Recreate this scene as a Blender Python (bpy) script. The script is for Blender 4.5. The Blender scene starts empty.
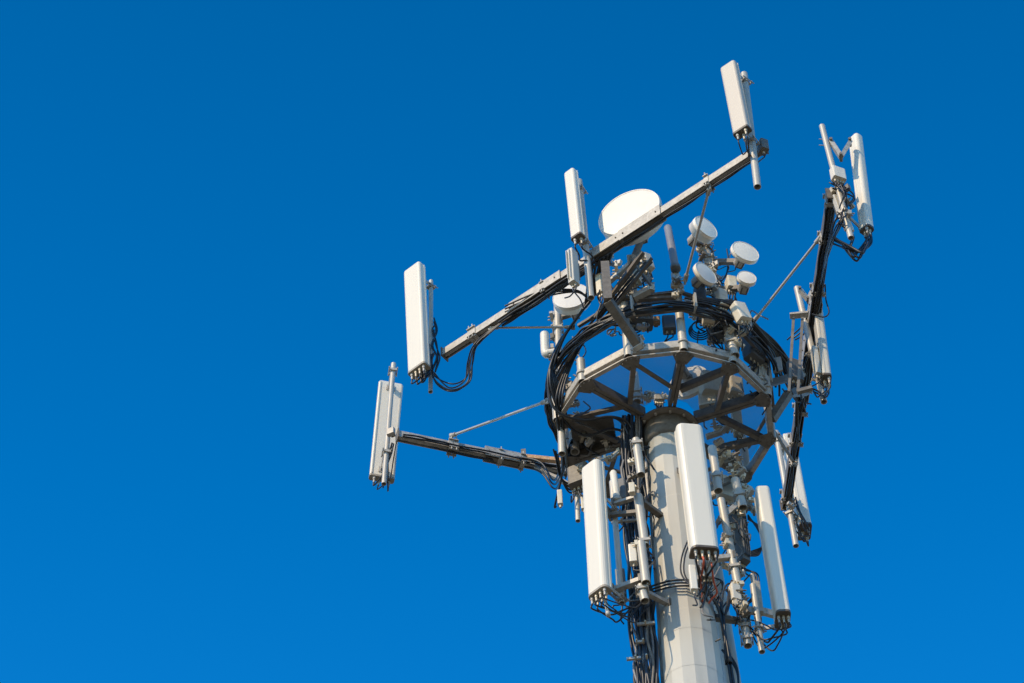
import bpy, math, random
from mathutils import Vector, Matrix
rnd = random.Random(7)
V = Vector
sc = bpy.context.scene
C = bpy.data.collections.new('place'); sc.collection.children.link(C)
R = math.radians

# ------------------------------------------------------------------ camera
F, PITCH, ROLL, YAW, DIST, HH = 3300.0, R(51.0), R(-2.644), R(-4.011), 25.97, 30.17
Z0 = HH + 1.6                                   # height of the ring platform above the ground
cy, sy, cp, sp = math.cos(YAW), math.sin(YAW), math.cos(PITCH), math.sin(PITCH)
FW = V((sy*cp, cy*cp, sp)); RI = V((cy, -sy, 0)); UP = RI.cross(FW)
R2 = math.cos(ROLL)*RI + math.sin(ROLL)*UP; U2 = -math.sin(ROLL)*RI + math.cos(ROLL)*UP
CAM = V((0, -DIST, -HH))                        # relative to the platform centre
def ray(x, y): return FW + R2*((x-512)/F) - U2*((y-341.5)/F)
def az_(x, y, z):
    d = ray(x, y); return CAM + d*((z-CAM.z)/d.z)
def ay(x, y, Y):
    d = ray(x, y); return CAM + d*((Y-CAM.y)/d.y)
def proj(X):
    d = X-CAM; z = d.dot(FW); return 512+F*d.dot(R2)/z, 341.5-F*d.dot(U2)/z
def on_line(a, b, px=None, py=None):
    pa, pb = proj(a), proj(b); lo, hi = -0.5, 1.5
    k = 0 if px is not None else 1; t = px if px is not None else py
    for _ in range(40):
        m = (lo+hi)/2; v = proj(a.lerp(b, m))[k]
        if (v < t) == (pb[k] > pa[k]): lo = m
        else: hi = m
    return a.lerp(b, (lo+hi)/2)
cd = bpy.data.cameras.new('camera'); cam = bpy.data.objects.new('camera', cd); C.objects.link(cam)
cd.sensor_width = 36; cd.lens = F*36/1024; cd.clip_end = 30000; cd.clip_start = .1
m3 = Matrix((R2, U2, -FW)).transposed()
cam.matrix_world = Matrix.Translation(CAM+V((0, 0, Z0))) @ m3.to_4x4()
sc.camera = cam

# ------------------------------------------------------------------ materials
def mat(name, col, rough=.55, metal=0., var=.12, scale=6., bump=.0, stain=None, stain_amt=.0, streak=False):
    m = bpy.data.materials.new(name); m.use_nodes = True; nt = m.node_tree; b = nt.nodes['Principled BSDF']
    tc = nt.nodes.new('ShaderNodeTexCoord'); mp = nt.nodes.new('ShaderNodeMapping')
    nt.links.new(tc.outputs['Object'], mp.inputs[0])
    if streak: mp.inputs['Scale'].default_value = (1, 1, .12)
    n = nt.nodes.new('ShaderNodeTexNoise'); n.inputs['Scale'].default_value = scale; n.inputs['Detail'].default_value = 6
    nt.links.new(mp.outputs[0], n.inputs['Vector'])
    r = nt.nodes.new('ShaderNodeValToRGB'); nt.links.new(n.outputs['Fac'], r.inputs[0])
    r.color_ramp.elements[0].position = .3; r.color_ramp.elements[1].position = .7
    r.color_ramp.elements[0].color = tuple(c*(1-var) for c in col)+(1,)
    r.color_ramp.elements[1].color = tuple(min(1, c*(1+var*.7)) for c in col)+(1,)
    out = r.outputs[0]
    if stain:
        n2 = nt.nodes.new('ShaderNodeTexNoise'); n2.inputs['Scale'].default_value = scale*2.3; n2.inputs['Detail'].default_value = 8
        nt.links.new(mp.outputs[0], n2.inputs['Vector'])
        r2 = nt.nodes.new('ShaderNodeValToRGB'); nt.links.new(n2.outputs['Fac'], r2.inputs[0])
        r2.color_ramp.elements[0].position = .52; r2.color_ramp.elements[1].position = .72
        r2.color_ramp.elements[0].color = (0, 0, 0, 1); r2.color_ramp.elements[1].color = (stain_amt,)*3+(1,)
        mx = nt.nodes.new('ShaderNodeMix'); mx.data_type = 'RGBA'
        nt.links.new(r2.outputs[0], mx.inputs['Factor']); nt.links.new(out, mx.inputs['A']); mx.inputs['B'].default_value = stain+(1,)
        out = mx.outputs['Result']
    nt.links.new(out, b.inputs['Base Color'])
    b.inputs['Roughness'].default_value = rough; b.inputs['Metallic'].default_value = metal
    if bump:
        bp = nt.nodes.new('ShaderNodeBump'); bp.inputs['Strength'].default_value = bump; bp.inputs['Distance'].default_value = .01
        nt.links.new(n.outputs['Fac'], bp.inputs['Height']); nt.links.new(bp.outputs[0], b.inputs['Normal'])
    return m
MT = dict(
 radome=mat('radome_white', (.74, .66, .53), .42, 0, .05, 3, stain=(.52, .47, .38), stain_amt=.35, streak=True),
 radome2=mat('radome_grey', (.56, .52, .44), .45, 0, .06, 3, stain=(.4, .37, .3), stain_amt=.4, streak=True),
 dish=mat('dish_white', (.72, .65, .55), .4, 0, .04, 3, stain=(.5, .46, .4), stain_amt=.22),
 galv=mat('galvanised_steel', (.44, .40, .34), .55, .15, .22, 14, .1, stain=(.27, .22, .16), stain_amt=.6),
 galvd=mat('weathered_shaded_steel', (.17, .145, .115), .6, .1, .25, 12, .1, stain=(.10, .075, .05), stain_amt=.7),  # weathered steel, darkened further so undersides and the bent arm carry their shade
 pipe=mat('pipe_steel', (.48, .44, .37), .48, .15, .14, 16, .05, stain=(.34, .29, .22), stain_amt=.45, streak=True),
 pole=mat('mast_paint', (.50, .465, .395), .6, 0, .10, 3.5, .05, stain=(.38, .36, .31), stain_amt=.45, streak=True),
 dishs=mat('small_dish_cream', (.86, .77, .63), .4, 0, .04, 3, stain=(.6, .53, .42), stain_amt=.2),
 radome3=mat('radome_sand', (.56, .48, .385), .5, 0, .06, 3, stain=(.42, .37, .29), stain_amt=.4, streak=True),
 rodm=mat('rod_steel', (.50, .46, .40), .4, .25, .06, 6),
 capl=mat('beige_cap', (.33, .28, .21), .5, 0, .15, 20),
 cap=mat('antenna_cap', (.11, .085, .06), .5, 0, .2, 20),
 black=mat('black_cable', (.018, .018, .02), .42, 0, .3, 10),
 grey=mat('grey_cable', (.20, .185, .17), .5, 0, .3, 12),
 rubber=mat('black_rubber', (.03, .03, .033), .5, 0, .2, 10),
 brass=mat('connector_metal', (.55, .46, .33), .45, .25, .2, 20),
 box=mat('radio_paint', (.66, .57, .42), .5, 0, .1, 8, stain=(.36, .31, .24), stain_amt=.5),
 boxd=mat('radio_dark', (.13, .13, .125), .5, 0, .2, 8),
 rust=mat('rusty_steel', (.42, .23, .10), .75, 0, .4, 20, .2, stain=(.5, .45, .36), stain_amt=.8),
 red=mat('red_band', (.55, .10, .04), .5, 0, .1, 20),
)
# open steel grating of the walkway: a real sheet with holes too fine to model bar by bar
g = bpy.data.materials.new('floor_mesh'); g.use_nodes = True; nt = g.node_tree; b = nt.nodes['Principled BSDF']
b.inputs['Base Color'].default_value = (.30, .28, .25, 1); b.inputs['Roughness'].default_value = .6
tc = nt.nodes.new('ShaderNodeTexCoord'); sx = nt.nodes.new('ShaderNodeSeparateXYZ'); nt.links.new(tc.outputs['Object'], sx.inputs[0])
def band(sock, per, wid):
    a = nt.nodes.new('ShaderNodeMath'); a.operation = 'MULTIPLY'; a.inputs[1].default_value = 1/per; nt.links.new(sock, a.inputs[0])
    f = nt.nodes.new('ShaderNodeMath'); f.operation = 'FRACT'; nt.links.new(a.outputs[0], f.inputs[0])
    c = nt.nodes.new('ShaderNodeMath'); c.operation = 'LESS_THAN'; c.inputs[1].default_value = wid; nt.links.new(f.outputs[0], c.inputs[0]); return c
b1, b2 = band(sx.outputs[0], .012, .2), band(sx.outputs[1], .017, .17)
mx = nt.nodes.new('ShaderNodeMath'); mx.operation = 'MAXIMUM'; nt.links.new(b1.outputs[0], mx.inputs[0]); nt.links.new(b2.outputs[0], mx.inputs[1])
nt.links.new(mx.outputs[0], b.inputs['Alpha']); MT['grate'] = g

# ------------------------------------------------------------------ mesh builder
class MB:
    def __init__(s): s.v = []; s.f = []; s.sm = []
    def add(s, vs, fs, smooth=False):
        o = len(s.v); s.v += [V(p) for p in vs]; s.f += [[i+o for i in f] for f in fs]; s.sm += [smooth]*len(fs); return s
    def box(s, c, ax, ay_, az2, sx_, sy_, sz_):
        vs = [c+ax*(i*sx_/2)+ay_*(j*sy_/2)+az2*(k*sz_/2) for i in (-1, 1) for j in (-1, 1) for k in (-1, 1)]
        return s.add(vs, [(0,1,3,2),(4,6,7,5),(0,4,5,1),(2,3,7,6),(0,2,6,4),(1,5,7,3)])
    def beam(s, a, b, w, h, up=V((0, 0, 1)), off=0., offz=0.):
        d = (b-a); L = d.length; d = d/L; sd = d.cross(up).normalized(); u = sd.cross(d)
        return s.box((a+b)/2+sd*off+u*offz, d, sd, u, L, w, h)
    def cyl(s, a, b, r1, r2=None, n=14, caps=True, smooth=True):
        r2 = r1 if r2 is None else r2
        d = (b-a).normalized(); t = V((0, 0, 1)) if abs(d.z) < .9 else V((1, 0, 0)); e = d.cross(t).normalized(); g_ = d.cross(e)
        A = [a+(e*math.cos(2*math.pi*i/n)+g_*math.sin(2*math.pi*i/n))*r1 for i in range(n)]
        B = [b+(e*math.cos(2*math.pi*i/n)+g_*math.sin(2*math.pi*i/n))*r2 for i in range(n)]
        s.add(A+B, [(i, (i+1) % n, n+(i+1) % n, n+i) for i in range(n)], smooth)
        if caps: s.add(A, [list(range(n))[::-1]]); s.add(B, [list(range(n))])
        return s
    def pipe(s, a, b, r, t=.008, n=16):              # a hollow open-ended tube
        s.cyl(a, b, r, n=n, caps=False); s.cyl(a, b, r-t, n=n, caps=False)
        d = (b-a).normalized(); t_ = V((0, 0, 1)) if abs(d.z) < .9 else V((1, 0, 0)); e = d.cross(t_).normalized(); g_ = d.cross(e)
        for q in (a, b):
            o = [q+(e*math.cos(2*math.pi*i/n)+g_*math.sin(2*math.pi*i/n))*r for i in range(n)]
            k = [q+(e*math.cos(2*math.pi*i/n)+g_*math.sin(2*math.pi*i/n))*(r-t) for i in range(n)]
            s.add(o+k, [(i, (i+1) % n, n+(i+1) % n, n+i) for i in range(n)])
        c = (a+b)/2; s.add([c+(e*math.cos(2*math.pi*i/n)+g_*math.sin(2*math.pi*i/n))*(r-t) for i in range(n)], [list(range(n))])
        return s
    def tube(s, pts, r, n=7):
        m = len(pts); prev = None; vs = []
        for i, p in enumerate(pts):
            d = (pts[min(i+1, m-1)]-pts[max(i-1, 0)])
            d = d.normalized() if d.length > 1e-9 else V((0, 0, 1))
            if prev is None:
                t = V((0, 0, 1)) if abs(d.z) < .9 else V((1, 0, 0)); e = d.cross(t).normalized()
            else:
                e = (prev-d*prev.dot(d)); e = e.normalized() if e.length > 1e-6 else prev
            prev = e; g_ = d.cross(e)
            vs += [p+(e*math.cos(2*math.pi*k/n)+g_*math.sin(2*math.pi*k/n))*r for k in range(n)]
        fs = [(i*n+k, i*n+(k+1) % n, (i+1)*n+(k+1) % n, (i+1)*n+k) for i in range(m-1) for k in range(n)]
        s.add(vs, fs, True); s.add(vs[:n], [list(range(n))[::-1]]); s.add(vs[-n:], [list(range(n))]); return s
    def prism(s, pl, o, e1, e2, e3, h, smooth=False):  # polygon (2-D) in e1,e2 swept along e3
        n = len(pl); A = [o+e1*x+e2*y for x, y in pl]; B = [p+e3*h for p in A]
        s.add(A+B, [(i, (i+1) % n, n+(i+1) % n, n+i) for i in range(n)], smooth); s.add(A, [list(range(n))[::-1]]); s.add(B, [list(range(n))]); return s
    def lathe(s, prof, o, axis, n=40):
        d = axis.normalized(); t = V((0, 0, 1)) if abs(d.z) < .9 else V((1, 0, 0)); e = d.cross(t).normalized(); g_ = d.cross(e)
        vs = []
        for r_, h in prof: vs += [o+d*h+(e*math.cos(2*math.pi*k/n)+g_*math.sin(2*math.pi*k/n))*max(r_, 1e-4) for k in range(n)]
        return s.add(vs, [(i*n+k, i*n+(k+1) % n, (i+1)*n+(k+1) % n, (i+1)*n+k) for i in range(len(prof)-1) for k in range(n)], True)
    def build(s, name, m, parent=None, loc=None):
        L = V((0, 0, 0))
        if parent is not None:
            L = V(parent['_base'])
            q = parent.parent
        elif loc is not None: L = loc
        me = bpy.data.meshes.new(name)
        me.from_pydata([tuple(p-L) for p in s.v], [], s.f); me.polygons.foreach_set('use_smooth', s.sm)
        me.materials.append(MT[m] if isinstance(m, str) else m); me.update()
        o = bpy.data.objects.new(name, me); C.objects.link(o)
        if parent is not None: o.parent = parent; o['_base'] = parent['_base']
        else: o.location = L+V((0, 0, Z0)); o['_base'] = tuple(L)
        return o
def thing(name, label, cat, base, group=None):
    o = bpy.data.objects.new(name, None); C.objects.link(o); o.empty_display_size = .1
    o.location = base+V((0, 0, Z0)); o['_base'] = tuple(base); o['label'] = label; o['category'] = cat
    if group: o['group'] = group
    return o
def tag(o, label, cat, group=None):
    o['label'] = label; o['category'] = cat
    if group: o['group'] = group
    return o
X, Y, Z = V((1, 0, 0)), V((0, 1, 0)), V((0, 0, 1))
def dirv(deg): return V((math.cos(R(deg)), math.sin(R(deg)), 0))

def spline(P, k=8):
    P = [2*P[0]-P[1]]+list(P)+[2*P[-1]-P[-2]]; out = []
    for i in range(1, len(P)-2):
        a, b, c, d = P[i-1:i+3]
        for j in range(k):
            t = j/k; out.append(.5*((2*b)+(c-a)*t+(2*a-5*b+4*c-d)*t*t+(3*b-a-3*c+d)*t**3))
    out.append(P[-2]); return out
CAB = {}
def cable(pts, r=.014, m='black', label='', group=None, name='coax_cable', k=8):
    pts = spline(pts, k); o = MB().tube(pts, r).build(name, m, loc=pts[0]); return tag(o, label, 'cable', group)
def jit(p, a=.02): return p+V((rnd.uniform(-a, a), rnd.uniform(-a, a), rnd.uniform(-a, a)))
def cables(pts, n, label, group, spread=.035, r=.013, mats=('black',)):
    """several runs side by side through the same points, each a cable of its own"""
    for i in range(n):
        off = V((rnd.uniform(-1, 1), rnd.uniform(-1, 1), rnd.uniform(-1, 1)))*spread
        cable([jit(p+off*(1+.5*math.sin(j*2.+i)), spread*.45) for j, p in enumerate(pts)], r*rnd.uniform(.8, 1.15), mats[i % len(mats)], label, group)

# ------------------------------------------------------------------ ground and sky
me = bpy.data.meshes.new('ground'); S = 9000
me.from_pydata([(-S, -S, 0), (S, -S, 0), (S, S, 0), (-S, S, 0)], [], [(0, 1, 2, 3)])
gr = bpy.data.objects.new('ground', me); C.objects.link(gr); gr['kind'] = 'structure'
gm = mat('dry_ground', (.19, .155, .105), .9, 0, .35, .12, 0, stain=(.12, .14, .06), stain_amt=.6); me.materials.append(gm)

SUN_AZ, SUN_EL = -128.0, 37.0
w = bpy.data.worlds.new('World'); sc.world = w; w.use_nodes = True; nt = w.node_tree
bg = nt.nodes['Background']; sky = nt.nodes.new('ShaderNodeTexSky'); sky.sky_type = 'NISHITA'; sky.sun_disc = False
sky.sun_elevation = R(SUN_EL); sky.sun_rotation = R(90-SUN_AZ); sky.air_density = 1.0; sky.dust_density = .1; sky.ozone_density = 3.0
hs = nt.nodes.new('ShaderNodeHueSaturation'); hs.inputs['Saturation'].default_value = 1.40; hs.inputs['Value'].default_value = 1.18
nt.links.new(sky.outputs[0], hs.inputs['Color']); 
tcw = nt.nodes.new('ShaderNodeTexCoord'); sw = nt.nodes.new('ShaderNodeSeparateXYZ'); nt.links.new(tcw.outputs['Generated'], sw.inputs[0])
mr = nt.nodes.new('ShaderNodeMapRange'); nt.links.new(sw.outputs[2], mr.inputs['Value'])      # the sky deepens toward the zenith
for k_, v_ in (('From Min', .68), ('From Max', .86), ('To Min', 1.42), ('To Max', .93)): mr.inputs[k_].default_value = v_
vm = nt.nodes.new('ShaderNodeVectorMath'); vm.operation = 'SCALE'; nt.links.new(hs.outputs[0], vm.inputs[0]); nt.links.new(mr.outputs[0], vm.inputs['Scale'])
nt.links.new(vm.outputs[0], bg.inputs[0]); bg.inputs[1].default_value = .15
sl = bpy.data.lights.new('sun', 'SUN'); so = bpy.data.objects.new('sun', sl); C.objects.link(so)
sl.energy = 3.65; sl.angle = R(.53); sl.color = (1, .82, .57)
sd = V((math.cos(R(SUN_AZ))*math.cos(R(SUN_EL)), math.sin(R(SUN_AZ))*math.cos(R(SUN_EL)), math.sin(R(SUN_EL))))
so.rotation_euler = sd.to_track_quat('Z', 'Y').to_euler(); so.location = (0, 0, 60)
sc.view_settings.view_transform = 'Standard'; sc.view_settings.look = 'None'; sc.view_settings.gamma = 1; sc.view_settings.exposure = 0.15

# ------------------------------------------------------------------ mast
def mast_r(z): return .266+.019*(-z)
t = thing('steel_mast', 'tall tapering many-sided light grey steel mast carrying every antenna', 'mast', V((0, 0, -Z0)))
m = MB(); n = 16
def section(mb, z1, z0, ra, rb):
    A = [V((math.cos(2*math.pi*(i+.3)/n), math.sin(2*math.pi*(i+.3)/n), 0)) for i in range(n)]
    mb.add([a*rb+Z*z0 for a in A]+[a*ra+Z*z1 for a in A], [(i, (i+1) % n, n+(i+1) % n, n+i) for i in range(n)])
section(m, -.04, -1.52, .262, .300)
m.build('upper_pole', 'pole', t)
m = MB(); section(m, -1.52, -3.45, .308, .332); section(m, -1.50, -1.525, .300, .308); m.build('middle_pole', 'pole', t)
m = MB(); section(m, -3.45, -Z0, .337, .80); section(m, -3.43, -3.452, .331, .337); m.build('lower_pole', 'pole', t)
m = MB().lathe([(.26, -.035), (.385, -.035), (.385, .0), (.26, .0)], Z*-.02, Z, 36)
fl = m.build('flange', 'galvd', t)
m = MB()
for i in range(12):
    a = dirv(i*30+10)*.34; m.cyl(a-Z*.085, a-Z*.056, .017, n=6, smooth=False)
m.build('bolt_ring', 'galv', fl)
m = MB().lathe([(.27, -.055), (.315, -.055), (.31, -.34), (.268, -.36)], V((0, 0, 0)), Z, 32); m.build('collar', 'galvd', t)
for z in (-3.75, -4.35):
    m = MB(); rz = .337+(.80-.337)*(-z-3.45)/(Z0-3.45)+.002; section(m, z, z-.02, rz, rz+.0004); m.build('weld_seam', 'pole', t)
# white weld line hint and small step bolts on the mast
for k, z in enumerate([-.7-.45*i for i in range(8)]):
    a = dirv(-28 if k % 2 else -58); r_ = mast_r(z); MB().cyl(a*(r_-.01)+Z*z, a*(r_+.07)+Z*z, .009, n=6).build('step_bolt', 'galvd', t)

# ------------------------------------------------------------------ ring platform
RR, N, PH = 1.30, 12, -136.49
VX = {i: dirv(PH+30*i)*RR for i in range(N)}
for i, q in {0: (581, 382), 1: (628, 356.5), 2: (684, 350.5), 3: (734, 363), 4: (769.5, 397), 5: (774, 440), 6: (749, 480), 11: (555.5, 421), 10: (565, 464)}.items():
    VX[i] = az_(q[0], q[1], 0.)          # the real rim is slightly out of round
# vertex numbers: 0 = left upper, 1, 2, 3 across the near side, 4, 5, 6 at right, 11, 10 at left
t = thing('ring_platform', 'twelve-sided steel work platform round the mast head, seen from below', 'platform', V((0, 0, -.1)))
for i in range(N):
    a, b_ = VX[i], VX[(i+1) % N]; d = (b_-a).normalized(); nrm = d.cross(Z); A, B = a+d*.05, b_-d*.05
    m = MB()
    m.box((A+B)/2-nrm*.052+Z*.065, d, nrm, Z, (B-A).length, .010, .13)               # web
    m.box((A+B)/2-nrm*.022-Z*.004, d, nrm, Z, (B-A).length, .054, .016)              # lower flange
    m.box((A+B)/2-nrm*.020+Z*.078, d, nrm, Z, (B-A).length, .053, .010)             # middle flange
    m.box((A+B)/2+nrm*.004+Z*.135, d, nrm, Z, (B-A).length, .008, .11)              # toe board
    rb = m.build('rim_beam', 'galv', t)
    # corner plates
    c = VX[i]; u = c.normalized(); s_ = Z.cross(u); m = MB()
    m.prism([(-.19, -.06), (-.055, -.13), (.0, -.05), (.008, 0), (.0, .05), (-.055, .13), (-.19, .06)], c-Z*.026, u, s_, Z, .012)
    for q in ((-.055, .09), (-.055, -.09), (-.025, .03), (-.025, -.03), (-.16, .035), (-.16, -.035)):
        p = c+u*q[0]+s_*q[1]; m.cyl(p-Z*.045, p-Z*.026, .011, n=6, smooth=False)
    m.build('corner_plate', 'galvd', t)
mains = [0, 2, 4, 6, 8, 10]
for i in mains:
    u = VX[i].normalized(); s_ = Z.cross(u); m = MB(); ro = VX[i].length-.08; cc = (.36+ro)/2; ll = ro-.36
    for sgn in (-1, 1):
        m.box(u*cc+s_*sgn*.042+Z*.055, u, s_, Z, ll, .010, .12)
        m.box(u*cc+s_*sgn*.0255-Z*.009, u, s_, Z, ll, .042, .010)
        m.box(u*cc+s_*sgn*.0255+Z*.118, u, s_, Z, ll, .042, .010)
    m.build('radial_beam', 'galvd', t)
for i in range(1, N, 2):
    for j in (i-1, (i+1) % N):
        a = VX[i]*.90; b_ = VX[j].normalized()*.60; s2 = (a-b_).normalized(); b_ = b_+s2*.06
        m = MB(); d = (b_-a).normalized(); sdv = d.cross(Z)
        m.box((a+b_)/2+Z*.045, d, sdv, Z, (b_-a).length, .009, .09)
        m.box((a+b_)/2+sdv*.026-Z*.006, d, sdv, Z, (b_-a).length, .055, .009)
        m.build('brace', 'galvd', t)
m = MB()
pl = [(VX[i].x*.94, VX[i].y*.94) for i in range(N)]; inn = [(dirv(PH+30*i).x*.39, dirv(PH+30*i).y*.39) for i in range(N)]
m.add([V((x, y, .128)) for x, y in pl]+[V((x, y, .128)) for x, y in inn], [(i, (i+1) % N, N+(i+1) % N, N+i) for i in range(N)])
m.build('floor_mesh', 'grate', t)
m = MB()
for (i, j, f0, f1) in ((10, 11, .50, .92),):
    a, b_ = dirv(PH+30*i), dirv(PH+30*j)
    m.prism([(a.x*RR*f0, a.y*RR*f0), (a.x*RR*f1, a.y*RR*f1), (b_.x*RR*f1, b_.y*RR*f1), (b_.x*RR*f0, b_.y*RR*f0)], Z*.136, X, Y, Z, .006)
m.build('floor_plate', 'galvd', t)
# upper rail: posts, hoop
post_h = {0: .42, 1: 1.20, 2: 1.50, 3: .95, 4: .9, 5: .9, 6: .9, 7: .9, 8: .9, 9: .9, 10: .9, 11: 1.0}
for i, h in post_h.items():
    c = VX[i]*.985
    m = MB().pipe(c+Z*.012, c+Z*h, .052); po = m.build('post', 'pipe', t)
    for zz in ((h-.12,) if i % 2 else (.16,)):
        if zz < h-.05: MB().lathe([(.052, -.02), (.066, -.02), (.066, .02), (.052, .02)], c+Z*zz, Z, 14).build('collar', 'galv', po)
hoop = [dirv(PH+30*i)*1.36+Z*.62 for i in range(N)]
for i in range(N):
    if i in (10,): continue
    m = MB().beam(hoop[i], hoop[(i+1) % N], .035, .035); m.build('hand_rail', 'galvd', t)
for i in (0, 1, 2):
    m = MB().beam(dirv(PH+30*i)*1.30+Z*1.04, dirv(PH+30*(i+1))*1.30+Z*1.04, .04, .04); m.build('hand_rail', 'galvd', t)
# struts below the near rim, hanging brackets on the rail
for i in (1, 2, 3, 4):
    c = dirv(PH+30*i+6)*1.43; m = MB().box(c+Z*.69, dirv(PH+30*i+6), Z.cross(dirv(PH+30*i+6)), Z, .12, .025, .26); m.build('cable_hanger', 'galv', t)

# ------------------------------------------------------------------ ring of black cables
GC = 'black feeder cables coiled round the platform rail'
for k in range(9):
    r0 = 1.385+.025*(k % 3)+rnd.uniform(-.008, .008); z0 = .58+.055*(k//3)+rnd.uniform(-.01, .01); ph = rnd.uniform(0, 6)
    pts = [dirv(a)*(r0+.012*math.sin(a*.13+ph))+Z*(z0+.02*math.sin(a*.07+ph*2)) for a in range(-232+4*k, 12-2*k if k % 2 else -38-3*k, 6)]
    if k == 0: p_end = pts[-1]
    cable([jit(p, .016) for p in pts], .0145, 'black', 'thick black feeder cables looped as a ring round the platform rail', GC, k=3)

# ------------------------------------------------------------------ the three support beams
ZB = 1.2
A0, A1 = az_(445, 354, ZB), az_(764, 147, ZB)
B0, B1 = az_(832, 194, ZB), az_(786, 505, ZB)
C0, C1 = az_(398, 436, ZB), az_(566, 471, ZB)
def u_clamp(root, P, d, w, h, th=.012, L=.06, mt='galv'):
    up = Z; sdv = d.cross(up).normalized(); m = MB()
    for sg in (-1, 1):
        m.box(P+sdv*sg*(w/2+.012), d, sdv, up, L, th, h+.08)
        m.box(P+up*sg*(h/2+.012), d, sdv, up, L, w+.08, th)
    for sg in (-1, 1):
        for s2 in (-1, 1): m.cyl(P+sdv*sg*(w/2+.03)+up*(s2*(h/2+.06)), P+sdv*sg*(w/2+.03)+up*(s2*(h/2+.02)), .009, n=6)
    return m.build('clamp', mt, root)
def support(label, a, b, sleeves, clamps, w=.085, h=.115, mt='galv'):
    t = thing('support_beam', label, 'support beam', a, 'long steel beams holding the outer antennas')
    d = (b-a).normalized(); sdv = d.cross(Z).normalized()
    m = MB()
    # channel pair: open section seen from below
    for sg in (-1, 1): m.beam(a, b, .010, h, off=sg*(w/2))
    m.beam(a, b, w-.012, .010, offz=h/2-.01); m.beam(a, b, w*.5, .008, offz=-h/2+.02)
    m.build('beam', mt, t)
    for f0, f1, ex in sleeves:
        p, q = a.lerp(b, f0), a.lerp(b, f1); m = MB()
        for sg in (-1, 1): m.beam(p, q, .010, h+ex, off=sg*(w/2+.018))
        m.beam(p, q, w+.046, .010, offz=h/2+ex/2+.006)
        s_ = m.build('sleeve', 'galv', t)
        m = MB()
        for k in range(2):
            c = p.lerp(q, (k*.8+.1))
            for sg in (-1, 1): m.cyl(c+sdv*sg*(w/2+.02), c+sdv*sg*(w/2+.035), .010, n=6, smooth=False)
        m.build('bolts', 'galvd', s_)
        # white marking plate-like slot under the beam
        m = MB().box(p.lerp(q, .5)-Z*(h/2+.01), d, sdv, Z, (q-p).length*.9, w*.7, .012); m.build('splice_plate', 'galvd', t)
    for f in clamps: u_clamp(t, a.lerp(b, f), d, w, h)
    # end plate
    m = MB().box(a-d*.008, d, sdv, Z, .014, w+.05, h+.05); m.build('end_plate', 'galvd', t)
    m = MB().box(b+d*.008, d, sdv, Z, .014, w+.05, h+.05); m.build('end_plate', 'galvd', t)
    return t
def frac(a, b, px): q = on_line(a, b, px=px); return (q-a).length/(b-a).length
def fracy(a, b, py): q = on_line(a, b, py=py); return (q-a).length/(b-a).length
fA = lambda x: frac(A0, A1, x)
tA = support('long straight beam rising to the upper right across the near side', A0, A1,
    [(fA(512), fA(563), .03), (fA(592), fA(622), .03), (fA(622), fA(663), .06)], [.045*2, fA(476), fA(545), fA(709)])
fB = lambda y: fracy(B0, B1, y)
tB = support('dark steep beam running down the right side of the tower head', B0, B1,
    [(fB(300), fB(345), .03), (fB(345), fB(400), .05)], [.02, fB(238), fB(290), fB(410), fB(440), .97], w=.10, h=.14, mt='galvd')
fC = lambda x: frac(C0, C1, x)
CE = C0.lerp(C1, 1.7)
tC = support('lower left beam reaching out to the antenna that is seen from behind', C0, C1,
    [(fC(484), fC(520), .04)], [fC(450), fC(455), fC(522), fC(500)])
# rusty spread arms that tie the lower left beam to the platform
m = MB().beam(on_line(C0, C1, px=524)+Z*.10, az_(572, 462, .9), .07, .05); m.build('tie_arm', 'rust', tC)
m = MB().beam(on_line(C0, C1, px=535)-Z*.05, az_(575, 488, .7), .06, .04); m.build('tie_arm', 'galv', tC)
m = MB().box(on_line(C0, C1, px=524)+Z*.12, X, Y, Z, .06, .05, .22); m.build('lug', 'galvd', tC)

# standoff arms between beams and the platform posts
def standoff(label, pts, w=.11, h=.11, mt='galvd'):
    t = thing('standoff_arm', label, 'bracket arm', pts[0], 'standoff arms tying the beams to the platform')
    for a, b_ in zip(pts[:-1], pts[1:]): MB().beam(a, b_, w, h).build('arm', mt, t)
    d = (pts[-1]-pts[-2]).normalized()
    u_clamp(t, pts[-2].lerp(pts[-1], .9), d, w, h, mt='galv'); return t
standoff('bent box arm slanting down to the near left platform corner', [ay(605, 264, -1.95), ay(608, 301, -1.92), ay(641, 349, -1.38)], .10, .10, 'galvd')  # shade of the near beam is put into this arm's dark steel
st = standoff('upright grey box stub under the long near beam', [az_(605, 252, 1.45), az_(606, 262, 1.20)], .12, .12, 'galv')
standoff('slanted dark arm from the right platform corner to the steep beam', [VX[4]*.98+Z*.25, az_(803, 374, 1.05)], .07, .08)
standoff('lower dark arm from the platform corner below the steep beam', [(VX[4]*.4+VX[5]*.6)*1.0+Z*.06, az_(789, 393, .45), az_(808, 391, .95)], .09, .09)
standoff('thin dark brace from far right platform corner to the steep beam', [VX[5]*.98+Z*.3, az_(796, 466, 1.15)], .03, .03)

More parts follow.
